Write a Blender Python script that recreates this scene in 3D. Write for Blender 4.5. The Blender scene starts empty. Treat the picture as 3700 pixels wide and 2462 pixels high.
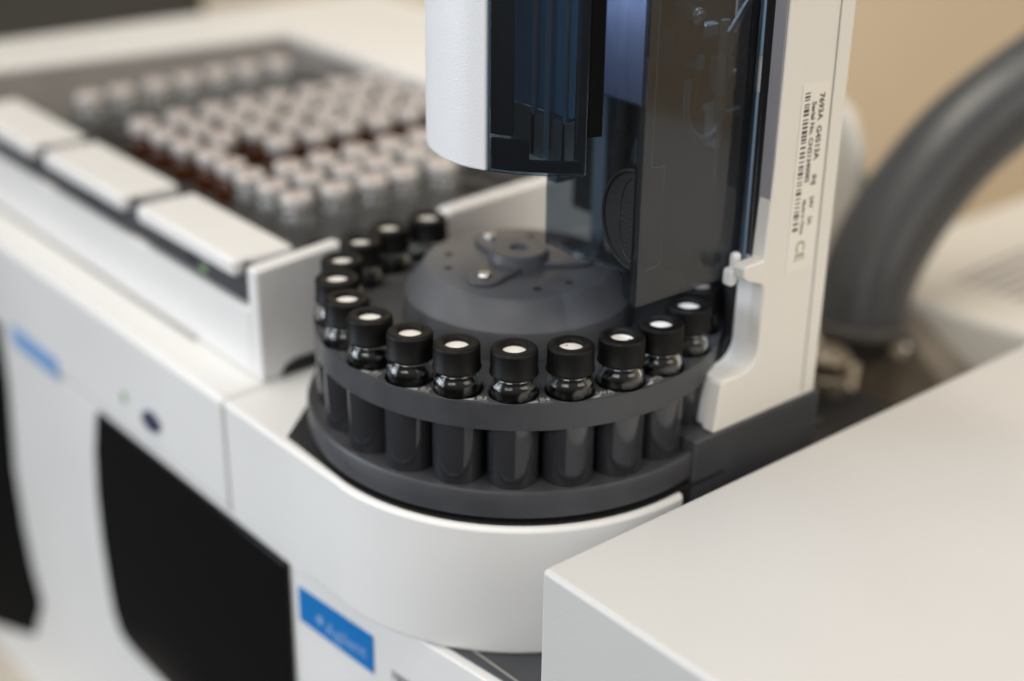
import bpy, bmesh, math, random
from mathutils import Vector, Matrix
from mathutils.geometry import tessellate_polygon

random.seed(4)
S = 0.001            # all sizes below are millimetres
PI = math.pi
sc = bpy.context.scene
COL = sc.collection

# ------------------------------------------------------------------ camera, world, lamps, exposure
cam_d = bpy.data.cameras.new('camera')
cam = bpy.data.objects.new('camera', cam_d); COL.objects.link(cam)
FW = Vector((0.585576, 0.691616, -0.422809)).normalized()
RT = Vector((0.766898, -0.641646, 0.012547)).normalized()
UP = RT.cross(FW).normalized()
RT = FW.cross(UP)
m = Matrix((RT, UP, -FW)).transposed().to_4x4()
m.translation = Vector((-245.39, -287.45, 155.14)) * S
cam.matrix_world = m
cam_d.lens = 52.95; cam_d.sensor_width = 36
cam_d.clip_start = 0.01; cam_d.clip_end = 30
cam_d.dof.use_dof = True
cam_d.dof.focus_distance = 0.355
cam_d.dof.aperture_fstop = 4.7
sc.camera = cam

w = bpy.data.worlds.new('World'); sc.world = w; w.use_nodes = True
nt = w.node_tree; nt.nodes.clear()
wo = nt.nodes.new('ShaderNodeOutputWorld'); wb = nt.nodes.new('ShaderNodeBackground')
wc = nt.nodes.new('ShaderNodeTexCoord'); ws = nt.nodes.new('ShaderNodeSeparateXYZ'); wr = nt.nodes.new('ShaderNodeValToRGB')
wm = nt.nodes.new('ShaderNodeMapRange')
nt.links.new(wc.outputs['Generated'], ws.inputs[0]); nt.links.new(ws.outputs['Z'], wm.inputs[0])
wm.inputs['From Min'].default_value = -1; wm.inputs['From Max'].default_value = 1
nt.links.new(wm.outputs[0], wr.inputs[0]); nt.links.new(wr.outputs[0], wb.inputs[0]); nt.links.new(wb.outputs[0], wo.inputs[0])
wr.color_ramp.elements[0].position = 0.35; wr.color_ramp.elements[0].color = (0.10, 0.092, 0.085, 1)
wr.color_ramp.elements[1].position = 0.85; wr.color_ramp.elements[1].color = (0.74, 0.72, 0.69, 1)
e = wr.color_ramp.elements.new(0.5); e.color = (0.46, 0.435, 0.40, 1)
wb.inputs[1].default_value = 0.62

def area(name, loc, target, sx, sy, power, color):
    l = bpy.data.lights.new(name, 'AREA'); l.shape = 'RECTANGLE'; l.size = sx; l.size_y = sy
    l.energy = power; l.color = color
    o = bpy.data.objects.new(name, l); COL.objects.link(o)
    o.location = loc
    o.rotation_euler = (Vector(target) - Vector(loc)).to_track_quat('-Z', 'Y').to_euler()
    return o
area('window_light', (-1.05, 1.05, 0.22), (0, 0.05, -0.05), 1.3, 0.9, 28, (0.82, 0.90, 1.0))
area('ceiling_tube', (-0.25, 0.10, 1.5), (0, 0.05, 0), 1.2, 0.06, 7.5, (1.0, 0.93, 0.82))
area('ceiling_tube', (-0.25, 0.22, 1.5), (0, 0.05, 0), 1.2, 0.06, 7.5, (1.0, 0.93, 0.82))
area('right_fill', (0.35, -1.25, 0.75), (0, 0, 0), 0.8, 0.8, 9, (1.0, 0.94, 0.86))  # unseen soft fill added low on the right for the side faces
area('front_fill', (-1.3, -0.55, 0.75), (0, 0, -0.05), 0.9, 0.7, 10, (0.97, 0.98, 1.0))  # unseen fill added on the camera side to lift the front faces
area('tower_fill', (0.006, -0.017, 0.094), (0.021, -0.017, 0.078), 0.008, 0.008, 0.022, (0.80, 0.84, 1.0))  # unseen lamp added in the tower to brighten the pale panel
area('tower_fill', (0.020, -0.0445, 0.135), (0.024, -0.043, 0.05), 0.012, 0.006, 0.22, (0.80, 0.88, 1.0))  # second unseen lamp, added to brighten the mechanism
sc.view_settings.view_transform = 'Standard'; sc.view_settings.look = 'None'
sc.view_settings.exposure = -0.27; sc.view_settings.gamma = 1.0
sc.render.engine = 'CYCLES'
cy = sc.cycles
cy.use_denoising = True
cy.max_bounces = 10; cy.transparent_max_bounces = 16; cy.transmission_bounces = 10; cy.glossy_bounces = 5
cy.caustics_reflective = False; cy.caustics_refractive = False
cy.sample_clamp_indirect = 6

# ------------------------------------------------------------------ materials
def mat(name, base, rough=0.5, metal=0.0, bump=0.0, bscale=800.0, var=0.0, vscale=60.0, coat=0.0, spec=0.5, wrough=0.0, bdetail=2.0):
    mt = bpy.data.materials.new(name); mt.use_nodes = True
    n = mt.node_tree.nodes; l = mt.node_tree.links; p = n['Principled BSDF']
    p.inputs['Base Color'].default_value = (*base, 1); p.inputs['Roughness'].default_value = rough
    p.inputs['Metallic'].default_value = metal; p.inputs['Coat Weight'].default_value = coat
    p.inputs['Specular IOR Level'].default_value = spec
    tc = n.new('ShaderNodeTexCoord')
    if var > 0 or wrough > 0:
        t = n.new('ShaderNodeTexNoise'); t.inputs['Scale'].default_value = vscale; t.inputs['Detail'].default_value = 5
        l.new(tc.outputs['Object'], t.inputs['Vector'])
        if var > 0:
            mr = n.new('ShaderNodeMapRange'); mr.inputs['To Min'].default_value = 1 - var; mr.inputs['To Max'].default_value = 1 + var
            mr.inputs['From Min'].default_value = 0.3; mr.inputs['From Max'].default_value = 0.7
            l.new(t.outputs['Fac'], mr.inputs[0])
            mx = n.new('ShaderNodeVectorMath'); mx.operation = 'SCALE'; mx.inputs[0].default_value = base
            l.new(mr.outputs[0], mx.inputs['Scale']); l.new(mx.outputs[0], p.inputs['Base Color'])
        if wrough > 0:
            mr = n.new('ShaderNodeMapRange'); mr.inputs['To Min'].default_value = rough - wrough; mr.inputs['To Max'].default_value = rough + wrough
            mr.inputs['From Min'].default_value = 0.3; mr.inputs['From Max'].default_value = 0.7
            l.new(t.outputs['Fac'], mr.inputs[0]); l.new(mr.outputs[0], p.inputs['Roughness'])
    if bump > 0:
        t = n.new('ShaderNodeTexNoise'); t.inputs['Scale'].default_value = bscale; t.inputs['Detail'].default_value = bdetail
        l.new(tc.outputs['Object'], t.inputs['Vector'])
        b = n.new('ShaderNodeBump'); b.inputs['Strength'].default_value = bump; b.inputs['Distance'].default_value = 0.0002
        l.new(t.outputs['Fac'], b.inputs['Height']); l.new(b.outputs[0], p.inputs['Normal'])
    return mt

def sheet_glass(name, tint, refl=1.0, rough=0.02, ior=1.5, dust_haze=0.0, dcol=(0.45, 0.43, 0.40)):
    """thin see-through sheet: tinted transparency under a fresnel reflection, with sparse dusty specks over an even diffuse haze"""
    mt = bpy.data.materials.new(name); mt.use_nodes = True
    n = mt.node_tree.nodes; l = mt.node_tree.links; n.clear()
    out = n.new('ShaderNodeOutputMaterial'); mix = n.new('ShaderNodeMixShader')
    tr = n.new('ShaderNodeBsdfTransparent'); tr.inputs[0].default_value = (*tint, 1)
    gl = n.new('ShaderNodeBsdfGlossy'); gl.inputs['Color'].default_value = (refl, refl, refl, 1); gl.inputs['Roughness'].default_value = rough
    fr = n.new('ShaderNodeFresnel'); ge = n.new('ShaderNodeNewGeometry'); mi = n.new('ShaderNodeMapRange')
    mi.inputs['To Min'].default_value = ior; mi.inputs['To Max'].default_value = 1 / ior      # same reflectance on both faces of a thin sheet
    l.new(ge.outputs['Backfacing'], mi.inputs[0]); l.new(mi.outputs[0], fr.inputs[0])
    l.new(fr.outputs[0], mix.inputs[0]); l.new(tr.outputs[0], mix.inputs[1]); l.new(gl.outputs[0], mix.inputs[2])
    last = mix
    if dust_haze > 0:
        tc = n.new('ShaderNodeTexCoord')
        v = n.new('ShaderNodeTexVoronoi'); v.inputs['Scale'].default_value = 260
        l.new(tc.outputs['Object'], v.inputs['Vector'])
        nz = n.new('ShaderNodeTexWhiteNoise'); l.new(v.outputs['Position'], nz.inputs['Vector'])
        c1 = n.new('ShaderNodeMath'); c1.operation = 'LESS_THAN'; c1.inputs[1].default_value = 0.035; l.new(v.outputs['Distance'], c1.inputs[0])
        c2 = n.new('ShaderNodeMath'); c2.operation = 'LESS_THAN'; c2.inputs[1].default_value = 0.12; l.new(nz.outputs['Value'], c2.inputs[0])
        c3 = n.new('ShaderNodeMath'); c3.operation = 'MULTIPLY'; l.new(c1.outputs[0], c3.inputs[0]); l.new(c2.outputs[0], c3.inputs[1])
        c4 = n.new('ShaderNodeMath'); c4.operation = 'MULTIPLY'; c4.inputs[1].default_value = 0.6; l.new(c3.outputs[0], c4.inputs[0])
        c5 = n.new('ShaderNodeMath'); c5.operation = 'ADD'; c5.inputs[1].default_value = dust_haze; l.new(c4.outputs[0], c5.inputs[0])
        df = n.new('ShaderNodeBsdfDiffuse'); df.inputs[0].default_value = (*dcol, 1)
        m2 = n.new('ShaderNodeMixShader'); l.new(c5.outputs[0], m2.inputs[0]); l.new(mix.outputs[0], m2.inputs[1]); l.new(df.outputs[0], m2.inputs[2])
        last = m2
    l.new(last.outputs[0], out.inputs[0])
    return mt

def real_glass(name, tint, rough=0.0):
    mt = bpy.data.materials.new(name); mt.use_nodes = True
    p = mt.node_tree.nodes['Principled BSDF']
    p.inputs['Base Color'].default_value = (*tint, 1); p.inputs['Roughness'].default_value = rough
    p.inputs['Transmission Weight'].default_value = 1; p.inputs['IOR'].default_value = 1.5
    return mt

M = dict(
    white=mat('white_painted_plastic', (0.80, 0.795, 0.78), 0.42, bump=0.25, bscale=1500, var=0.02, vscale=18, wrough=0.05),
    white_grain=mat('white_grained_plastic', (0.78, 0.785, 0.80), 0.38, bump=0.4, bscale=2200, bdetail=2),
    cream=mat('cream_painted_metal', (0.75, 0.725, 0.67), 0.5, bump=0.2, bscale=1200, var=0.02, vscale=20),
    box=mat('white_powder_coat', (0.595, 0.585, 0.57), 0.45, bump=0.35, bscale=1600, var=0.012, vscale=25),
    dark=mat('charcoal_moulded_plastic', (0.053, 0.055, 0.061), 0.42, bump=0.35, bscale=1500, var=0.10, vscale=90, wrough=0.06),
    dark_smooth=mat('charcoal_satin_plastic', (0.095, 0.098, 0.106), 0.36, bump=0.12, bscale=900, var=0.06, vscale=60, wrough=0.06),
    pocket=mat('glossy_charcoal_pocket', (0.030, 0.031, 0.035), 0.07, bump=0.0, var=0.06, wrough=0.02, spec=0.9),
    drum=mat('black_inner_drum', (0.030, 0.031, 0.035), 0.35, bump=0.1, var=0.1),
    black=mat('black_void_plastic', (0.008, 0.008, 0.009), 0.6, var=0.1),
    gasket=mat('black_rubber_gasket', (0.012, 0.012, 0.014), 0.45, var=0.1),
    cap=mat('black_ribbed_cap_plastic', (0.0042, 0.0040, 0.0038), 0.5, spec=0.2, bump=0.25, bscale=2500, var=0.12, vscale=300),
    septum=mat('white_septum', (0.86, 0.83, 0.77), 0.6, bump=0.1, bscale=3000),
    red=mat('red_septum', (0.50, 0.37, 0.34), 0.6),
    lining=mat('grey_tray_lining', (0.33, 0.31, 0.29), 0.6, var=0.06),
    rack=mat('grey_rack_plastic', (0.058, 0.057, 0.056), 0.5, bump=0.2, bscale=900, var=0.1),
    alu=mat('crimped_aluminium', (0.76, 0.73, 0.71), 0.42, metal=0.3, var=0.05, vscale=200),
    door=mat('black_glossy_door', (0.005, 0.005, 0.006), 0.10, spec=0.22, wrough=0.04, vscale=15),
    steel=mat('polished_screw_steel', (0.75, 0.73, 0.70), 0.22, metal=1.0, wrough=0.05),
    clampsteel=mat('dull_clamp_steel', (0.20, 0.19, 0.18), 0.4, metal=0.8, var=0.15),
    brass=mat('worn_brass', (0.23, 0.20, 0.155), 0.42, metal=0.7, var=0.2, vscale=150),
    hose=mat('grey_rubber_hose', (0.055, 0.056, 0.059), 0.32, bump=0.3, bscale=150, var=0.12, vscale=40),
    braid=mat('brown_grey_woven_insulation', (0.21, 0.18, 0.145), 0.75, bump=0.8, bscale=500, var=0.30, vscale=90),
    blue=mat('blue_badge', (0.004, 0.18, 0.52), 0.45, var=0.04),
    paleblue=mat('faded_blue_badge', (0.20, 0.38, 0.68), 0.5, var=0.05),
    tanink=mat('faded_print', (0.30, 0.26, 0.18), 0.6), ink=mat('black_print', (0.06, 0.055, 0.05), 0.6), greyink=mat('grey_moulded_lettering', (0.42, 0.42, 0.40), 0.55, var=0.25, vscale=900),
    paleprint=mat('pale_print', (0.26, 0.42, 0.72), 0.5),
    sticker=mat('pale_sticker', (0.80, 0.77, 0.70), 0.35, var=0.01),
    groove=mat('grey_seam', (0.34, 0.33, 0.31), 0.7, var=0.05),
    button=mat('dark_blue_button', (0.015, 0.022, 0.075), 0.35),
    green=mat('green_indicator', (0.22, 0.36, 0.18), 0.5),
    wall=mat('beige_wall_paint', (0.72, 0.58, 0.405), 0.9, var=0.05, vscale=1.5),
    bench=mat('pale_bench_laminate', (0.60, 0.55, 0.47), 0.5, var=0.05, vscale=4),
    cabinet=mat('dark_cabinet_paint', (0.045, 0.042, 0.038), 0.6, var=0.2, vscale=4),
    shield=sheet_glass('smoked_shield_acrylic', (0.46, 0.51, 0.56), 0.85, 0.06, 1.55, dust_haze=0.012),
    window=sheet_glass('smoked_window_acrylic', (0.56, 0.66, 0.74), 0.9, 0.03, 1.6, dust_haze=0.008),
    blue_edge=mat('pale_blue_acrylic_edge', (0.26, 0.36, 0.48), 0.3, var=0.08, vscale=60),
    vialglass=real_glass('clear_vial_glass', (0.93, 0.95, 0.95)),
    clear=sheet_glass('clear_thin_vial_glass', (0.80, 0.82, 0.83), 1.0, 0.03, 1.7, dust_haze=0.13, dcol=(0.7, 0.7, 0.7)),  # even pale mix puts the lit whiteness of the glass into its colour
    amber=sheet_glass('amber_thin_vial_glass', (0.36, 0.12, 0.035), 0.9, 0.03, 1.6, dust_haze=0.35, dcol=(0.16, 0.055, 0.02)),
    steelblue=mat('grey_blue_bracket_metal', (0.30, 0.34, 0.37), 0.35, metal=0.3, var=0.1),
    grip=mat('black_textured_grip', (0.010, 0.011, 0.012), 0.65, spec=0.25, bump=0.8, bscale=1400),
    matte_black=mat('matte_black_plastic', (0.004, 0.004, 0.004), 0.8, spec=0.08),
    ret=mat('grey_panel_return', (0.30, 0.29, 0.31), 0.55, var=0.04),
    inner_brown=mat('brown_grey_reflection', (0.20, 0.18, 0.17), 0.5, var=0.1),  # brownish reflection in the window, put in as colour
    winblue=mat('deep_blue_reflection', (0.13, 0.27, 0.38), 0.5, var=0.2, vscale=30),  # blue reflection in the window, put in as colour
    inner=mat('dark_inner_housing', (0.022, 0.025, 0.030), 0.5, var=0.15, vscale=60),
    orange=mat('copper_brown_rod', (0.16, 0.07, 0.03), 0.4, var=0.1),
    lilac=mat('pale_blue_reflection', (0.62, 0.66, 0.88), 0.4, var=0.03),  # pale reflection in the shield, put in as colour
)

# ------------------------------------------------------------------ builders
BASE = {}
def thing(name, label, cat, loc=(0, 0, 0), group=None):
    o = bpy.data.objects.new(name, None); COL.objects.link(o)
    o.empty_display_size = 0.01
    o.location = Vector(loc) * S
    o['label'] = label; o['category'] = cat
    if group: o['group'] = group
    BASE[o.name] = Vector(loc)
    return o
def base_of(p):
    return BASE.get(p.name, Vector((0, 0, 0))) if p else Vector((0, 0, 0))
def obj(name, geo, mt, parent=None, bevel=0.0, seg=3, angle=35, label=None):
    vs, fs = geo
    b = base_of(parent)
    me = bpy.data.meshes.new(name)
    me.from_pydata([(Vector(v) - b) * S for v in vs], [], fs)
    bm = bmesh.new(); bm.from_mesh(me)
    bmesh.ops.remove_doubles(bm, verts=bm.verts, dist=1e-7)
    bmesh.ops.recalc_face_normals(bm, faces=bm.faces)
    bm.to_mesh(me); bm.free()
    for p in me.polygons: p.use_smooth = True
    me.set_sharp_from_angle(angle=math.radians(angle))
    me.materials.append(M[mt] if isinstance(mt, str) else mt)
    o = bpy.data.objects.new(name, me); COL.objects.link(o)
    if parent:
        o.parent = parent
        BASE[o.name] = b
    if bevel > 0:
        bv = o.modifiers.new('bevel', 'BEVEL'); bv.width = bevel * S; bv.segments = seg
        bv.limit_method = 'ANGLE'; bv.angle_limit = math.radians(40); bv.harden_normals = True
    if label: o['label'] = label
    return o
def join(*gs):
    V, Fc = [], []
    for vs, fs in gs:
        k = len(V); V += list(vs); Fc += [tuple(i + k for i in f) for f in fs]
    return V, Fc
def prism(loops, axis, a, b):
    """loops: outer first, then holes, 2-D; extruded along axis from a to b"""
    if not isinstance(loops[0][0], (tuple, list)): loops = [loops]
    def p3(q, h):
        return {'z': (q[0], q[1], h), 'y': (q[0], h, q[1]), 'x': (h, q[0], q[1])}[axis]
    V, Fc = [], []
    flat = [q for lp in loops for q in lp]
    V = [p3(q, a) for q in flat] + [p3(q, b) for q in flat]
    n = len(flat)
    if len(loops) == 1:
        Fc += [tuple(range(n)), tuple(range(2 * n - 1, n - 1, -1))]
    else:
        tri = tessellate_polygon([[Vector((q[0], q[1], 0)) for q in lp] for lp in loops])
        for t in tri:
            Fc.append(tuple(t)); Fc.append(tuple(i + n for i in reversed(t)))
    k = 0
    for lp in loops:
        L = len(lp)
        for i in range(L):
            j = (i + 1) % L
            Fc.append((k + i, k + j, k + j + n, k + i + n))
        k += L
    return V, Fc
def box(x0, y0, z0, x1, y1, z1):
    return prism([(x0, y0), (x1, y0), (x1, y1), (x0, y1)], 'z', z0, z1)
def arc(cx, cy, r, a0, a1, n):
    return [(cx + r * math.cos(math.radians(a0 + (a1 - a0) * i / n)), cy + r * math.sin(math.radians(a0 + (a1 - a0) * i / n))) for i in range(n + 1)]
def circle(cx, cy, r, n=32):
    return arc(cx, cy, r, 0, 360, n)[:-1]
def lathe(prof, c=(0, 0, 0), n=64, rib=None, closed=False):
    V, Fc = [], []
    m_ = len(prof)
    for i in range(n):
        a = 2 * PI * i / n
        for k, (r, z) in enumerate(prof):
            rr = r
            if rib and rib[0] <= k <= rib[1] and i % 2: rr = r - rib[2]
            V.append((c[0] + rr * math.cos(a), c[1] + rr * math.sin(a), c[2] + z))
    for i in range(n):
        j = (i + 1) % n
        for k in range(m_ - 1 if not closed else m_):
            k2 = (k + 1) % m_
            Fc.append((i * m_ + k, j * m_ + k, j * m_ + k2, i * m_ + k2))
    if not closed:
        for k in (0, m_ - 1):
            if prof[k][0] > 1e-4: Fc.append(tuple(i * m_ + k for i in range(n)))
    return V, Fc
def catmull(pts, sub=8):
    P = [Vector(p) for p in pts]; out = []
    for i in range(len(P) - 1):
        p0 = P[max(i - 1, 0)]; p1 = P[i]; p2 = P[i + 1]; p3 = P[min(i + 2, len(P) - 1)]
        for k in range(sub):
            t = k / sub
            out.append(0.5 * ((2 * p1) + (p2 - p0) * t + (2 * p0 - 5 * p1 + 4 * p2 - p3) * t * t + (3 * p1 - p0 - 3 * p2 + p3) * t ** 3))
    out.append(P[-1])
    return out
def tube(pts, r, n=20, sub=8):
    Q = catmull(pts, sub); V, Fc = [], []
    up = Vector((0.1, 0.2, 1)).normalized()
    N = len(Q)
    for i, q in enumerate(Q):
        t = (Q[min(i + 1, N - 1)] - Q[max(i - 1, 0)]).normalized()
        s = t.cross(up); s = s.normalized() if s.length > 1e-5 else Vector((1, 0, 0)); u2 = s.cross(t)
        rr = r(i / (N - 1)) if callable(r) else r
        for k in range(n):
            a = 2 * PI * k / n
            V.append(tuple(q + s * (rr * math.cos(a)) + u2 * (rr * math.sin(a))))
    for i in range(N - 1):
        for k in range(n):
            Fc.append((i * n + k, i * n + (k + 1) % n, (i + 1) * n + (k + 1) % n, (i + 1) * n + k))
    Fc.append(tuple(range(n))); Fc.append(tuple((N - 1) * n + k for k in range(n)))
    return V, Fc
def ribbon(path, thick, z0, z1):
    """upright curved sheet: 2-D path, thickness to its right-hand side"""
    P = [Vector((p[0], p[1])) for p in path]; inner = []
    for i, p in enumerate(P):
        t = (P[min(i + 1, len(P) - 1)] - P[max(i - 1, 0)]).normalized()
        inner.append((p.x - t.y * thick, p.y + t.x * thick))
    loop = [(p.x, p.y) for p in P] + inner[::-1]
    return prism([loop], 'z', z0, z1)
def path2(pts, sub=6):
    return [(v.x, v.y) for v in catmull([(p[0], p[1], 0) for p in pts], sub)]
def frame_text(name, body, size, loc, xdir, ydir, mt, parent, depth=0.03, bold=0.0):
    """lettering as a mesh part: centred on loc, reading along xdir"""
    cu = bpy.data.curves.new(name, 'FONT'); cu.body = body; cu.size = size; cu.extrude = depth; cu.resolution_u = 3; cu.offset = bold
    cu.align_x = 'CENTER'; cu.align_y = 'CENTER'
    t = bpy.data.objects.new(name, cu); COL.objects.link(t)
    bpy.context.view_layer.update()
    me0 = t.evaluated_get(bpy.context.evaluated_depsgraph_get()).to_mesh()
    X = Vector(xdir).normalized(); Y = Vector(ydir).normalized(); Z = X.cross(Y); L = Vector(loc)
    V = [tuple(L + X * v.co.x + Y * v.co.y + Z * v.co.z) for v in me0.vertices]
    Fc = [tuple(p.vertices) for p in me0.polygons]
    bpy.data.objects.remove(t)
    return obj(name, (V, Fc), mt, parent)
def structure(name, geo, mt, bevel=0.0):
    o = obj(name, geo, mt, None, bevel); o['kind'] = 'structure'; return o
def tag(o, label, cat, group=None):
    o['label'] = label; o['category'] = cat
    if group: o['group'] = group
    return o
def copy_tree(src, loc, label):
    r = src.copy(); COL.objects.link(r); r.location = Vector(loc) * S; r['label'] = label
    for ch in src.children:
        c = ch.copy(); COL.objects.link(c); c.parent = r
        for g in ch.children:
            d = g.copy(); COL.objects.link(d); d.parent = c
    return r

# ------------------------------------------------------------------ the setting
structure('wall', box(760, -1500, -900, 780, 1900, 900), 'wall')
structure('bench', box(-110, -900, -290, 759, 1895, -262), 'bench', 2)

# ------------------------------------------------------------------ chromatograph cabinet
gc = thing('gas_chromatograph', 'large white instrument cabinet with black glossy front door under the vial turret', 'lab instrument', (0, 120, -262))
cov = [(-60.5, 59.4), (-60.5, 0)] + arc(0, 0, 60.8, 181, 268, 40) + [(4.5, -60.9), (6.5, -59.5), (6.5, -50), (40, -50), (40, 59.4)]
obj('turret_cover', prism([cov], 'z', -82.3, -44.5), 'white', gc, 1.3, 4)
obj('oven_cover', box(-60.5, 60.3, -82.3, 150, 470, -44.5), 'white', gc, 2.2, 5)
# lower body; its front bends back a little to the right of the door
body = [(-60.2, 27), (-60.2, 470), (150, 470), (150, -190), (-36, -190), (-50.5, -56), (-53.2, -31)]
obj('body', prism([body], 'z', -262, -82.6), 'white', gc, 0.6, 2)
obj('ledge', prism([[(-50.6, -30), (-47.6, -56), (-34, -180), (10, -180), (10, -30)]], 'z', -82.6, -82.0), 'dark', gc)
obj('rear_deck', box(44, -120, -82.6, 150, 59, -81.5), 'gasket', gc)
obj('ledge_rib', prism([[(-46.6, -38), (-46.2, -38.2), (-44.2, -100), (-44.6, -100)]], 'z', -82.0, -81.7), 'groove', gc)
door = [(27.4, -83.4), (146, -83.4), (151, -100), (153.6, -118), (154.2, -137.6), (152.7, -157.5), (151, -168), (147, -174.5), (139, -176.5), (113, -177), (27.4, -177.5)]
obj('front_door', prism([door], 'x', -62.0, -60.0), 'door', gc, 0.5, 2)
d2 = [(228.5, -80), (228.6, -107), (235.0, -146), (233.9, -171.6), (231, -190), (226, -205), (240, -228), (286, -248), (470, -252), (470, -80)]
obj('side_door', prism([d2], 'x', -62.0, -60.0), 'matte_black', gc, 0.5, 2, label='black front door at the far left end of the cabinet')
pb = obj('power_button', lathe([(0, 0), (3.6, 0), (3.6, 1.0), (3.0, 1.5), (0, 1.6)], n=24), 'button', gc)
for v in pb.data.vertices:
    x, y, z = (v.co + base_of(gc) * S) / S
    v.co = (Vector((-60.5 - z, 106 + x * 1.5, -70.5 + y * 0.9)) - base_of(gc)) * S
obj('indicator_light', box(-60.9, 124, -71.5, -60.4, 126.5, -68), 'green', gc)
obj('seam', box(-60.2, 59.4, -82.2, -58.9, 60.3, -46.5), 'groove', gc)
obj('badge', box(-60.9, 177, -84, -60.5, 216, -76), 'paleblue', gc, 0.1, 1, label='pale blue badge near the far left door')
# deep blue badge on the bent front panel
A = Vector((-60.3, 27, 0)); B = Vector((-53.2, -31, 0)); D = (B - A).normalized(); Nn = Vector((D.y, -D.x, 0))
if Nn.x > 0: Nn = -Nn
def onpanel(s, z, off=0.0):
    p = A + D * s + Nn * off; return (p.x, p.y, z)
def panel_quad(s0, z0a, z1a, s1, z0b, z1b, o0, o1):
    V = [onpanel(s0, z0a, o0), onpanel(s1, z0b, o0), onpanel(s1, z1b, o0), onpanel(s0, z1a, o0),
         onpanel(s0, z0a, o1), onpanel(s1, z0b, o1), onpanel(s1, z1b, o1), onpanel(s0, z1a, o1)]
    return V, [(0, 1, 2, 3), (7, 6, 5, 4), (0, 4, 5, 1), (1, 5, 6, 2), (2, 6, 7, 3), (3, 7, 4, 0)]
bd = obj('badge', panel_quad(3.4, -100.6, -89.2, 34.6, -103.2, -90.8, 0.0, 0.35), 'blue', gc, label='deep blue maker badge with pale lettering')
frame_text('badge_lettering', 'Agilent', 6.0, onpanel(23.5, -97.6, 0.45), D, (0, 0, 1), 'paleprint', gc)
spark = [onpanel(12.5 + 2.2 * math.cos(a) * (1 if k % 2 else .45), -96.3 + 2.2 * math.sin(a) * (1 if k % 2 else .45), 0.42) for k, a in enumerate([i * PI / 8 for i in range(16)])]
obj('badge_emblem', (spark, [tuple(range(16))]), 'paleprint', gc)
frame_text('model_lettering', '7890B', 4.0, onpanel(46.5, -99.8, 0.12), D, (0, 0, 1), 'ink', gc)

# ------------------------------------------------------------------ turret with its base
PHI0, DPHI = 84.1 - 0.3, 0
ANG = [83.5, 99.9, 116.1, 132.0, 147.8, 164.2, 180.2, 196.4, 212.4, 228.6, 244.9, 261.2, 277.2, 293.6, 309.7]
tur = thing('vial_turret', 'round charcoal turret holding a ring of black capped vials', 'vial carousel', (0, 0, -44))
basep = [(-57.7, 29)] + arc(0, 0, 58.9, 180, 270, 36) + [(12, -58.6), (66, -57.6), (66, 59), (-20, 59), (-30, 53)]
obj('base_plate', prism([basep], 'z', -44.9, -44.1), 'black', tur)
obj('base_ring', lathe([(0, -43.4), (57.4, -43.4), (58.3, -42.6), (58.5, -36.2), (58.1, -35.3), (57.2, -35.3), (56.9, -36.2), (0, -36.2)], n=160), 'dark', tur)
obj('base_bar', box(11, -58.4, -64, 60.5, -42, -31.9), 'dark', tur, 0.8, 3)
obj('drum', lathe([(0, -36.2), (42.3, -36.2), (42.3, -19.5), (0, -19.5)], n=120), 'drum', tur)
holes = [circle(49 * math.cos(math.radians(a)), 49 * math.sin(math.radians(a)), 6.35, 28) for a in ANG]
obj('rim_plate', prism([circle(0, 0, 55.7, 200)] + holes, 'z', -19.5, -12.4), 'dark', tur, 0.35, 2)
hub = obj('hub', lathe([(0, -12.3), (31.6, -12.3), (31.3, -10.5), (30.9, -5.0), (30.2, -4.2), (25.8, 2.0), (25.0, 2.45), (0, 2.5)], n=140), 'dark_smooth', tur)
lobes = []
boss = obj('boss', lathe([(0, 2.5), (8.4, 2.5), (7.9, 6.2), (7.4, 6.6), (2.6, 6.6), (2.4, 5.6), (0, 5.6)], n=60), 'dark_smooth', hub)
for a in (197, 79, -36):
    ca, sa = math.cos(math.radians(a)), math.sin(math.radians(a))
    lp = [(5, -5.6), (10, -4.8), (16.4, -4.6)] + [(16.4 + 4.6 * math.cos(t), 4.6 * math.sin(t)) for t in [(-PI / 2 + PI * i / 8) for i in range(1, 8)]] + [(16.4, 4.6), (10, 4.8), (5, 5.6)]
    lp = [(x * ca - y * sa, x * sa + y * ca) for x, y in lp]
    obj('lobe', prism([lp], 'z', 2.4, 3.8), 'dark_smooth', hub, 0.7, 3)
    cx, cyy = 16.6 * ca, 16.6 * sa
    obj('screw', lathe([(0, 3.8), (1.75, 3.8), (1.8, 4.2), (1.5, 4.7), (0.95, 4.9), (0.7, 4.9), (0.65, 4.4), (0, 4.4)], (cx, cyy, 0), 24), 'steel', hub)
for a in (127, 156, 244, 272, 7, 40):
    r_ = 19.6
    obj('hole', lathe([(0, 2.54), (1.15, 2.54), (1.15, 2.5), (0, 2.5)], (r_ * math.cos(math.radians(a)), r_ * math.sin(math.radians(a)), 0), 16), 'black', hub)
for a in ANG:
    c_ = (49 * math.cos(math.radians(a)), 49 * math.sin(math.radians(a)), 0)
    obj('vial_pocket', lathe([(6.4, -36.2), (6.55, -35.6), (6.55, -19.6), (6.4, -19.5), (6.0, -19.6), (6.0, -36.0)], c_, 40, closed=True), 'pocket', tur)
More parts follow.
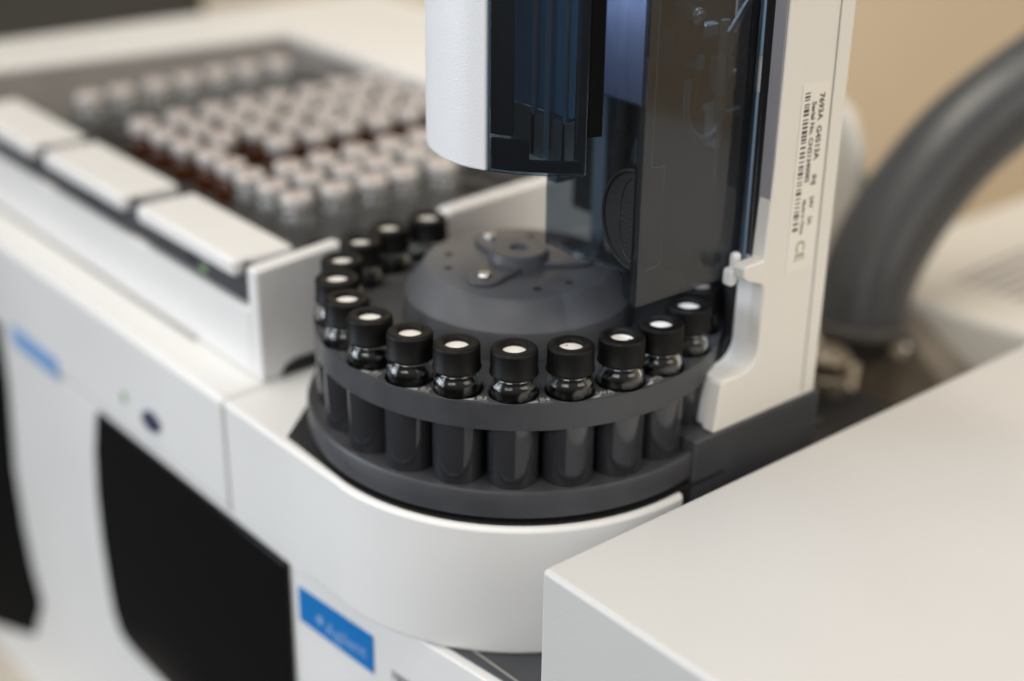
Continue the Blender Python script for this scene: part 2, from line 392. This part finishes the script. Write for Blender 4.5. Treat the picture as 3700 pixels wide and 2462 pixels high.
# moulded position marks on the rim, read from outside
for a, tx in ((-172.1, 'B1'), (-155.5, 'B2'), (-139.6, 'B3'), (-123.1, 'B4'), (-106.3, 'WA'), (-89.8, 'WB')):
    ar = math.radians(a); er = Vector((math.cos(ar), math.sin(ar), 0)); et = Vector((-er.y, er.x, 0))
    frame_text('position_mark', tx, 2.5, er * 53.0 + Vector((0, 0, -12.36)), et, -er, 'greyink', tur, 0.02, 0.02)
    for (t0, t1, r0, r1) in ((-1.6, 1.8, 54.35, 54.5),):
        V = [er * r0 + et * t0, er * r0 + et * t1, er * r1 + et * t1, er * r1 + et * t0]
        V = [(v.x, v.y, -12.375) for v in V]
        W = [er * 54.5 + et * -4.6, er * 54.5 + et * -1.8, er * 53.2 + et * -1.8]
        W = [(v.x, v.y, -12.375) for v in W]
        obj('position_wedge', (V + W, [(0, 1, 2, 3), (4, 5, 6)]), 'greyink', tur)

# vials standing in the turret
def turret_vial(label):
    t = thing('turret_vial', label, 'vial', (0, 0, 0), 'black capped vials standing in the turret')
    outer = [(0, 0.15), (4.6, 0.1), (5.4, 0.35), (5.8, 1.1), (5.9, 2.2), (5.9, 25.9), (5.8, 26.8), (5.45, 27.5), (4.9, 28.0), (4.55, 28.3), (4.5, 28.7), (4.9, 29.0), (4.9, 29.4), (4.3, 29.6), (4.3, 34.2), (3.2, 34.2)]
    inner = [(3.2, 29.4), (3.7, 28.2), (4.5, 27.0), (4.9, 26.0), (4.95, 25.0), (4.95, 2.6), (4.6, 1.6), (3.6, 1.2), (0, 1.1)]
    obj('glass', lathe(outer + inner, n=48), 'vialglass', t, angle=60)
    cp = [(4.4, 29.25), (5.85, 29.25), (6.08, 29.45), (6.08, 29.8), (5.86, 30.1), (5.82, 35.2), (5.72, 35.6), (5.4, 35.95), (4.9, 36.0), (3.25, 36.0), (3.1, 35.85), (3.05, 34.7), (2.9, 34.6), (4.4, 34.5)]
    obj('cap', lathe(cp, n=200, rib=(4, 5, 0.09), closed=True), 'cap', t, angle=50)
    obj('septum', lathe([(0, 34.9), (1.6, 34.88), (3.08, 34.8), (3.08, 34.4), (0, 34.4)], n=40), 'septum', t)
    return t
names = ['farthest vial of the turret ring, beside the tray rail gap',
         'blurred black capped vial, second from the far end of the turret ring',
         'blurred black capped vial, third from the far end of the turret ring',
         'black capped vial just right of the white tray rail end, fourth from far end',
         'leftmost vial of the turret ring, against the grey tray wall',
         'black capped vial with bluish glass glint, next nearer after the leftmost one',
         'black capped vial on the left of the turret, just left of the B1 mark',
         'black ribbed cap vial just left of the B2 mark',
         'black capped vial between the B2 and B3 marks',
         'foremost centre vial, between the B3 and B4 marks',
         'black capped vial between the B4 and WA marks, septum pierced',
         'black ribbed cap vial between the WA and WB marks',
         'black capped vial just right of the WB mark',
         'black capped vial below the right corner of the smoked shield',
         'vial half hidden under the lower edge of the smoked shield, by the tower']
tv = turret_vial(names[0])
for i, a in enumerate(ANG):
    loc = (49 * math.cos(math.radians(a)), 49 * math.sin(math.radians(a)), -36.0)
    o = tv if i == 0 else copy_tree(tv, loc, names[i])
    o.location = Vector(loc) * S
    if i: o.location.z += random.uniform(0, 0.0002)
    o.rotation_euler = (random.uniform(-.009, .009), random.uniform(-.009, .009), random.uniform(0, 6.28))
obj('needle_mark', lathe([(0, 34.91), (0.28, 34.91), (0.28, 34.9), (0, 34.9)], n=8), 'ink', None)
nm = bpy.data.objects['needle_mark']; par = [o for o in bpy.data.objects if o.get('label') == names[11]][0]
nm.parent = par; nm.location = (0.0016, 0.0009, 0)
nm2 = nm.copy(); COL.objects.link(nm2); nm2.parent = [o for o in bpy.data.objects if o.get('label') == names[10]][0]; nm2.location = (-0.0012, -0.0013, 0)

# ------------------------------------------------------------------ injector tower
tw = thing('injector_tower', 'tall white injector tower with smoked windows standing over the turret', 'injector tower', (45, -20, -32))
TOP = 150
side = [(33.8, TOP), (33.0, 38), (31.6, 13.2), (25.2, 13.2), (24.6, 12.2), (24.8, 9.6), (26.4, 8.6), (31.8, 6.6), (32.6, 5.4), (32.6, -10.5)] + arc(26.6, -11.2, 6.0, 0, -90, 8) + \
       [(20.2, -17.2), (19.1, -18.2), (18.4, -24.8), (17.5, -31.8), (57.8, -31.8), (58.3, TOP)]
obj('side_panel', prism([side], 'y', -58.4, -54.0), 'cream', tw, 0.7, 3)
liner = [(33.8, TOP), (33.4, 5), (33.2, -11.0)] + arc(27.0, -11.6, 6.2, 0, -90, 8) + [(21, -17.8), (19.4, -24.8), (18.6, -31.7), (56, -31.7), (56, TOP)]
obj('inner_liner', prism([liner], 'y', -54.0, -48.3), 'white', tw, 0.8, 2)
obj('black_recess', box(33.8, -48.2, -31.6, 37.0, -44.6, TOP), 'black', tw)
obj('black_recess', prism([[(20, -31.6), (34.5, -31.6), (34.5, 4), (33, 4), (33, -12), (28, -18), (20.5, -20)]], 'y', -48.2, -46.8), 'black', tw)
obj('back_housing', box(37, -44.4, 4.2, 57.8, 20, TOP), 'black', tw, 0.5, 2)
obj('side_skin', box(57.9, -53.9, -31.8, 59.5, 21, TOP), 'white', tw)
obj('rear_wall', box(56.3, -44.4, -31.8, 57.8, 22, 4), 'black', tw)
hk = obj('latch_hook', join(box(24.4, -54.3, 6.2, 27.3, -50.8, 11.0), box(26.5, -53.4, 9.8, 29.3, -50.8, 14.6)), 'white', tw, 1.2, 4)
obj('gasket', join(box(32.9, -53.9, 12.5, 33.7, -52.3, TOP), box(32.9, -51.9, 12.5, 33.7, -51.1, TOP)), 'gasket', tw, 0.15, 1)
# white curved door, its smoked window and the dark returns
dp = path2([(57, 21), (30, 21), (8, 20), (-10, 17), (-19.5, 12.5), (-25.4, 7.0), (-29.6, 0.5), (-32.0, -6.5), (-32.7, -12), (-32.2, -17.3), (-30.3, -22.8)])
dr = obj('curved_door', ribbon(dp, 2.4, 40.2, TOP), 'white_grain', tw, 0.7, 3)
wp = path2([(-30.15, -23.1), (-27.6, -27.4), (-24.6, -31.0), (-20, -35.8), (-14.0, -40.4)])
win = obj('window', ribbon(wp, 1.8, 40.1, TOP), 'window', dr, 0.5, 2)
ipath = path2([(-28.4, -22.0), (-26.9, -25.0), (-25.6, -27.0)])
obj('window_frame', join(ribbon(ipath, 1.5, 49, TOP), ribbon(path2([(-28.2, -22.3), (-26.3, -25.9), (-23.4, -29.2), (-18.9, -33.9), (-13.6, -38.2)]), 1.2, 40.3, 43.2),
                         ribbon(path2([(-28.3, -22.2), (-26.4, -25.6), (-24.2, -28.3), (-22.9, -29.8)]), 1.3, 43.2, 48.0)), 'gasket', dr, 0.2, 1)
obj('window_return', ribbon([(-13.6, -40.2), (-12.4, -40.5), (-10.2, -41.4)], 1.0, 49.5, TOP), 'matte_black', dr, 0.3, 2)
obj('top_cap', prism([[(57.8, 21), (57.8, -58.4), (33, -58.4), (33, -50.9), (-6.6, -50.9), (-14, -40.4), (-24.6, -31), (-30.2, -22.8), (-32.7, -12), (-29.6, 0.5), (-19.5, 12.5), (8, 20)]], 'z', TOP + .1, TOP + 4), 'white', tw, 1, 2)
# smoked needle shield, two wings and a thumb grip
lw = [(-16.2, TOP), (-16.7, 14.1), (-28.6, 14.0), (-43.6, 15.0), (-45.2, 14.0), (-45.3, 10.6), (-46.3, 8.7), (-48.6, 8.0), (-48.9, TOP)]
sh = obj('needle_shield', prism([lw], 'x', -5.6, -4.0), 'shield', tw, 0.25, 2)
rw = [(-5.6, TOP), (-5.7, 7.6), (10, 7.4), (22, 7.4), (29, 7.9), (32.6, 9.6), (32.6, TOP)]
obj('shield_front', prism([rw], 'y', -50.6, -49.0), 'shield', sh, 0.25, 2)
obj('shield_edge', join(box(32.75, -51.0, 9.5, 34.0, -49.6, 55), box(33.1, -51.0, 64, 34.4, -49.6, TOP)), 'blue_edge', tw, 0.2, 1)
gp = [(-48.9 + 10.2 * math.sin(math.radians(t)), 30 + 12.2 * math.cos(math.radians(t))) for t in range(0, 181, 6)]
grip = obj('thumb_grip', prism([gp], 'x', -6.3, -5.65), 'grip', sh, 0.2, 1)
obj('grip_rim', tube([(-6.3, y, z) for y, z in gp], 0.55, 10, 2), 'grip', grip)
g2 = [(-48.9 + 4.6 * math.sin(math.radians(t)), 30 + 10.5 * math.cos(math.radians(t))) for t in range(0, 181, 10)]
obj('grip_ridge', tube([(-6.35, y, z) for y, z in g2], 0.18, 6, 2), 'gasket', grip)
# raised frame moulded inside the front wing
obj('moulded_rib', tube([(-0.8, -48.8, 120), (-0.8, -48.8, 42), (3.6, -48.8, 41.4), (4.1, -48.8, 18), (3.4, -48.8, 16.2), (-1, -48.8, 15.7)], 0.16, 6, 1), 'steelblue', sh)
# mechanism seen through the shield, and pieces added for reflections
obj('carriage', join(box(14, -40, 62, 36.9, -30, TOP), box(14, -42, 70, 22, -33, TOP)), 'inner', tw, 0.8, 2)
obj('bent_bracket', join(prism([[(31.2, 80), (32.8, 80), (25.0, 70.6), (24.9, 64.6), (23.3, 64.6), (23.2, 70.8)]], 'y', -48.6, -47.6), prism([[(33.0, 140), (31.4, 140), (31.2, 80), (32.8, 80)]], 'y', -48.6, -47.6)), 'steelblue', tw, 0.1, 1)
obj('bracket_plate', prism([[(25.2, 64.4), (32.8, 66.3), (32.8, 140), (32.0, 80)]], 'y', -48.2, -47.2), 'inner', tw)
o = obj('socket_screw', lathe([(0, 0), (2.2, 0), (2.2, 1.2), (1.6, 2.0), (1.0, 2.2), (1.0, 1.2), (0, 1.2)], n=24), 'steel', tw)
for v in o.data.vertices:
    x, y, z = (v.co + base_of(tw) * S) / S
    v.co = (Vector((18.4 + x, -41.8 - z, 74.2 + y)) - base_of(tw) * 1.0) * S
obj('guide_rod', tube([(24.9, -38, TOP), (24.9, -38, 47.5)], 0.8, 12, 2), 'orange', tw)
obj('clamp', join(box(21.5, -41, 60, 24, -36, 64), box(22, -42, 68, 27, -39, 71.5), box(30, -42, 57, 33.5, -37, 63)), 'steelblue', tw, 0.6, 2)
obj('needle_guide', join(lathe([(0, 0), (2.6, 0), (3.2, 2), (3.2, 6), (0, 6)], (34.2, -38, 52), 20), box(31.5, -41, 38, 37, -35, 46.5), box(31.5, -42, 46.6, 38.0, -34, 48.5)), 'steelblue', tw, 0.4, 2)
obj('u_loop', tube([(19.5, -40, 58), (19.3, -40, 50), (21.5, -40, 44.5), (26, -40, 41.8), (31, -40, 43.5), (34, -40, 49), (34.2, -40, 56)], 0.9, 10, 4), 'steelblue', tw)  # added tube tracing a faint U-shaped arc
obj('reflection_panel', box(20, -24.5, 47, 22, -8, TOP), 'lilac', tw, 0.9, 4)  # added panel standing in for the pale reflection in the shield
obj('shaded_return', box(32.5, -57.9, 13.6, 33.0, -54.2, TOP), 'ret', tw, 0.1, 1)  # grey slip over the cream edge, its shade put into the colour
obj('inner_pillar', box(30, -1, -11.9, 32, 4.5, 44), 'steelblue', tw, 0.4, 1)
obj('window_reflection', box(-13, -33, 52, -11, -12, TOP), 'winblue', tw, 0.5, 1)  # added board standing in for the blue reflection in the window
obj('window_reflection_foot', box(-14, -33, 40.3, -11, -12, 51.5), 'inner_brown', tw, 0.5, 1)  # board added below it for the brownish part of the reflection
obj('reflection_stripe', join(box(-14, -21.5, 40.4, -13.2, -20, TOP), box(-16, -28.5, 40.4, -15.4, -27, TOP), box(-14, -32.4, 40.4, -13.2, -31.4, TOP)), 'steelblue', tw, 0.1, 1)  # thin strips added to draw lighter reflection stripes in the window
obj('reflection_rail', join(box(-3, -18, 30, 3, -14, TOP), box(-2.5, 2, 40.5, 3, 8, TOP)), 'steelblue', tw, 0.3, 1)  # uprights added for more of the reflection stripes
# side label with its print
lb = obj('rating_label', prism([[(40.4, 57.4), (51.4, 56.6), (51.2, 7.5), (40.4, 7.5)]], 'y', -58.62, -58.45), 'sticker', tw)
obj('panel_seam', prism([[(51.6, TOP), (52.0, TOP), (52.5, -30), (52.1, -30)]], 'y', -58.60, -58.42), 'groove', tw)
XD, YD = (0, 0, -1), (1, 0, 0)
def ltext(body, size, u, z): frame_text('label_print', body, size, (u, -58.66, z), XD, YD, 'ink', lb, 0.01, 0.03 * size)
ltext('7693A  G4513A', 2.6, 47.9, 45.5); ltext('INJ', 2.2, 47.9, 31.5); ltext('24V', 2.0, 47.8, 25.5); ltext('2A', 2.0, 47.8, 20.5)
ltext('Serial No. CN21340082', 2.15, 45.1, 41.8); ltext('Made in China', 1.6, 45.0, 22.0)
frame_text('label_print', 'CE', 4.8, (45.0, -58.66, 12.8), XD, YD, 'tanink', lb, 0.01, 0.05)
V, Fc = [], []
z = 55.0
rb = random.Random(8)
while z > 19:
    h = rb.choice((0.35, 0.6, 0.9)); 
    k = len(V); V += [(41.4, -58.65, z), (43.4, -58.65, z), (43.4, -58.65, z - h), (41.4, -58.65, z - h)]; Fc.append((k, k + 1, k + 2, k + 3))
    z -= h + rb.choice((0.3, 0.45, 0.8))
obj('barcode', (V, Fc), 'ink', lb)
# syringe held in the carriage
sy = thing('syringe', 'slim graduated glass syringe hanging inside the smoked injector tower', 'syringe', (28.4, -42.5, 45))
obj('barrel', tube([(28.4, -42.5, 72), (28.4, -42.5, 46)], 1.3, 16, 2), 'clear', sy)
obj('needle', tube([(28.4, -42.5, 64), (28.4, -42.5, 30)], 0.35, 8, 2), 'steel', sy)
sg = obj('scale', box(31.6, -43.2, 68.5, 33.4, -42.6, 130), 'septum', sy)
obj('tick_marks', join(*[box(31.8, -43.3, 69.4 + 1.05 * i, 32.8, -43.2, 69.55 + 1.05 * i) for i in range(40)]), 'ink', sg)
obj('plunger', tube([(28.9, -42.5, 67), (28.9, -42.5, 57)], 0.7, 10, 2), 'steel', sy)

# ------------------------------------------------------------------ sampler tray
tr = thing('sampler_tray', 'white open tray bed with low walls left of the turret', 'sampler tray', (0, 190, -44.4))
rail = [(-45.6, -44.3), (-45.6, -9.1), (-16.5, -7.4), (-14, -9), (-13, -26), (21, -26), (22, -8.5), (24, -6.4), (63, -4.9), (108, -3.5), (108, -44.3)]
obj('side_wall', prism([rail], 'y', 61.6, 67.0), 'white', tr, 0.9, 3)
obj('front_wall', join(box(-45.6, 67.1, -44.3, -42, 330, -22.8)), 'white', tr, 0.8, 2)
obj('wall_slot', prism([[(-39.5, -43.9), (-37.5, -40.6), (-34, -39.4), (-20, -39.4), (-20, -43.9)]], 'y', 61.2, 61.6), 'gasket', tr)
obj('foot_gap', box(-46.6, 100, -44.4, -45.65, 330, -43.2), 'groove', tr)
obj('slot_panel', box(-43.2, 67.1, -22.8, -41.5, 330, -10), 'dark', tr)
obj('far_wall', prism([[(-90, 318), (108, 291), (108, 344), (-90, 358)]], 'z', -44.3, -6.0), 'white', tr, 1.5, 3)
obj('back_wall', prism([[(108.3, 61.6), (108.3, 344), (190, 338), (190, 61.6)]], 'z', -44.3, -6.0), 'white', tr, 1.5, 3)
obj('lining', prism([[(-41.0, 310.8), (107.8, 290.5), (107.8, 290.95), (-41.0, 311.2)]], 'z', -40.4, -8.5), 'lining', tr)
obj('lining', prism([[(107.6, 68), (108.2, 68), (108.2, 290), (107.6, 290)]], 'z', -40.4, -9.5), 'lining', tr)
obj('floor', box(-41.4, 67.1, -44.3, 108, 296, -40.5), 'rack', tr)
for y, z in ((103.2, -17.8), (169.5, -16.8), (237, -16.5)):
    obj('latch_hole', box(-43.6, y - 2.6, z - 1.7, -43.25, y + 2.6, z + 1.7), 'black', tr, 0.3, 1)
obj('status_light', box(-43.7, 94.5, -21.0, -43.25, 98.5, -18.4), 'green', tr, 0.3, 1)

def tray_rows():
    rows = [(79, []), (93.2, []), (107.4, range(0, 5)), (121.6, range(0, 6)), (136, range(0, 8)),
            (149.3, [0]), (163.4, [0, 2, 3, 4, 5, 6, 7]), (179.3, range(0, 9)), (195.4, range(0, 9)),
            (211.5, range(0, 9)), (226.5, []), (242, []), (257.6, range(0, 7))]
    return rows
U0, DU = -2.6, 14.35
racks = [('vial rack with white handle nearest the turret, two front rows empty', 71.6, 142.4, 72.6, 132.6),
         ('middle vial rack with white handle, mostly amber vials', 142.8, 203.6, 142.4, 202.0),
         ('farthest vial rack with white handle, at the left edge of the photo', 204.0, 272.0, 211.5, 271.0)]
for lab, v0, v1, h0, h1 in racks:
    rk = thing('vial_rack', lab, 'vial rack', (35, (v0 + v1) / 2, -40), 'vial racks in the sampler tray')
    hl = []
    for y, idx in tray_rows():
        if v0 < y < v1:
            for i in range(0, 8):
                if i not in idx and U0 + DU * i + 6.3 < 106: hl.append(circle(U0 + DU * i, y, 6.0, 18))
    obj('top_plate', prism([[(-24.5, v0), (107.5, v0), (107.5, v1), (-24.5, v1)]] + hl, 'z', -28, -21.5), 'rack', rk, 0.3, 1)
    obj('bottom_plate', box(-24.5, v0, -40, 107.5, v1, -38.2), 'rack', rk)
    obj('handle', box(-46.8, h0, -14.5, -25.6, h1, -8.9), 'white', rk, 1.8, 4)
    obj('handle_neck', box(-41, h0 + 3, -26, -24.6, h1 - 3, -14.6), 'dark', rk)

def tray_vial(kind):
    t = thing('tray_vial', kind, 'vial', (0, 0, 0), 'silver capped vials standing in the tray racks')
    gl = [(0, 0.1), (5.0, 0.1), (5.8, 1.0), (5.85, 2), (5.85, 22.2), (5.3, 23.6), (4.4, 24.6), (4.2, 26.4)]
    obj('glass', lathe(gl, n=28), 'amber' if kind == 'a' else 'clear', t, angle=60)
    cp = [(4.2, 26.0), (4.95, 26.0), (5.1, 26.3), (5.05, 29.4), (4.9, 29.95), (4.8, 30.0), (2.8, 30.0), (2.8, 29.6), (0, 29.6)]
    cpo = obj('cap', lathe(cp, n=28), 'alu', t)
    obj('septum', lathe([(0, 29.8), (2.5, 29.8), (2.5, 29.6), (0, 29.6)], n=20), 'red', cpo)
    return t
ORD = ['first', 'second', 'third', 'fourth', 'fifth', 'sixth', 'seventh', 'eighth', 'ninth', 'tenth', 'eleventh', 'twelfth', 'thirteenth']
protos = {}
nrow = 0
for y, idx in tray_rows():
    if not len(list(idx)): continue
    nrow += 1
    kind = 'a' if 145 < y < 230 else 'c'
    for i in idx:
        x = U0 + DU * i + random.uniform(-.3, .3); yy = y + random.uniform(-.3, .3)
        word = 'amber' if kind == 'a' else 'clear'
        if y == 149.3: lab = 'lone amber vial with silver cap at the handle end of its otherwise empty row'
        elif nrow == 9: lab = f'clear silver capped vial, {ORD[i]} from the left in the separate far row'
        else: lab = f'{word} silver capped vial, place {ORD[i]} from the handles, {ORD[nrow-1]} occupied row from the turret'
        if kind not in protos:
            protos[kind] = tray_vial(kind); o = protos[kind]; o['label'] = lab; o.location = Vector((x, yy, -38.1)) * S
        else:
            o = copy_tree(protos[kind], (x, yy, -38.1), lab)
        o.rotation_euler = (random.uniform(-.02, .02), random.uniform(-.02, .02), random.uniform(0, 6))

# ------------------------------------------------------------------ white housing in the right foreground
bx = [(-52.4, -71.0), (226, -71.0), (226, -420), (-52.4, -420)]
hb = obj('white_housing', prism([bx], 'z', -262, -37.4), 'box', None, 1.5, 5)
tag(hb, 'large plain white housing filling the lower right corner, in front of the turret', 'equipment housing')

# ------------------------------------------------------------------ things behind the tower
fh = thing('vented_housing', 'white housing with slotted top behind the hose at the right edge', 'equipment housing', (320, -60, -262))
obj('shell', join(prism([[(209.6, 26.2), (222, -25.1), (250, -145), (640, -145), (640, 60), (260, 60)]], 'z', -95, -72)), 'cream', fh, 4, 5)
# front skirt with the slanted lower corner
sk = [(23.6, -84), (-4, -101), (-9, -262), (-140, -262), (-140, -84)]
V1, F1 = prism([sk], 'x', 213, 217)
V1 = [(x + max(0, (26.2 - y)) * 0.235, y, z) for x, y, z in V1]
obj('front_skirt', (V1, F1), 'cream', fh, 1, 2)
for i in range(17):
    y0 = 20 - i * 6.2
    obj('vent_slot', prism([[(242 + 0.5 * i, y0), (330, y0 + 0.6), (330, y0 - 1.6), (242 + 0.5 * i, y0 - 2.4)]], 'z', -72.0, -71.85), 'ret', fh)
bl = [(27.5, -150), (31, -105), (27, -90), (16, -75), (-12, -95), (-18, -150)]
wb_ = thing('insulated_block', 'brown grey woven insulation block behind the injector tower', 'insulation block', (215, 5, -150))
obj('wrap', prism([bl], 'x', 200, 240), 'braid', wb_, 2, 2)
for i in range(3):
    obj('fold', tube([(199, 26 - 3.6 * i, -150), (198.5, 27.5 - 3.6 * i, -105), (199, 23 - 3.6 * i, -90 + i * 2), (199.5, 14 - 3.6 * i, -80 + i * 1.5)], 1.3, 8, 4), 'braid', wb_)
o = obj('rivet', lathe([(0, 0), (3.4, 0), (3, 1.4), (0, 1.8)], n=16), 'steel', wb_)
for v in o.data.vertices:
    x, y, z = (v.co + base_of(wb_) * S) / S
    v.co = (Vector((200 - z, 10.5 + x, -86.5 + y)) - base_of(wb_)) * S
hs = thing('exhaust_hose', 'thick grey hose curving up from behind the tower to the right', 'hose', (181, 19, -90))
obj('tube', tube([(183, 19.3, -77), (184.5, 20, -71), (190.5, 22.2, -56), (205.7, 22, -35.9), (228, 17.5, -13.0), (252.9, 8.0, 5.8), (282, -6, 24), (330, -30, 46), (380, -60, 60)], 17.6, 40, 8), 'hose', hs, angle=80)
obj('collar', tube([(181.5, 18.5, -86), (182.5, 19, -74)], lambda t: 11.0 + 6.9 * t, 32, 4), 'gasket', hs, angle=80)
obj('clamp', tube([(182.6, 19.1, -75.5), (183.0, 19.3, -72.5)], 18.6, 32, 3), 'clampsteel', hs, 0.4, 2)
ft = thing('pipe_fitting', 'brass nut and rings on a black pipe between tower and insulation', 'pipe fitting', (141, -2, -110))
obj('nut', lathe([(0, -73), (6, -73), (8.2, -70.5), (8.6, -68), (7.2, -66), (4.2, -64.5), (0, -64)], (141, 0, 0), 6), 'brass', ft, 0.6, 2)
obj('ring', lathe([(7.0, -75.6), (8.2, -75), (8.4, -74), (7.6, -73.2), (0, -73.2), (0, -75.6)], (141, -1, 0), 32), 'brass', ft)
obj('ring', lathe([(4.6, -82), (5.8, -81), (5.8, -78), (4.8, -76), (0, -76), (0, -82)], (141, -2.5, 0), 32), 'brass', ft)
obj('pipe', lathe([(0, -120), (6, -120), (6, -82.2), (0, -82.2)], (141.5, -3.5, 0), 32), 'gasket', ft)
cb = thing('cream_cover', 'rounded cream cover showing behind the right edge of the tower', 'equipment cover', (210, 60, -262))
cl = [(92, -40), (91, -16), (86, -3), (74, 4), (60, 3.5), (47, -3), (41, -16), (39, -30), (38, -60), (92, -60)]
obj('shell', prism([cl], 'x', 200, 206), 'cream', cb, 2.5, 4)
dc = thing('dark_cabinet', 'dark blurred cabinet beyond the far edge of the tray', 'cabinet', (60, 560, -262))
obj('carcass', box(-420, 470, -262, 168, 800, 240), 'cabinet', dc, 4, 2)
obj('door_panel', box(-410, 466, -250, 158, 469.8, 230), 'cabinet', dc, 1, 2)
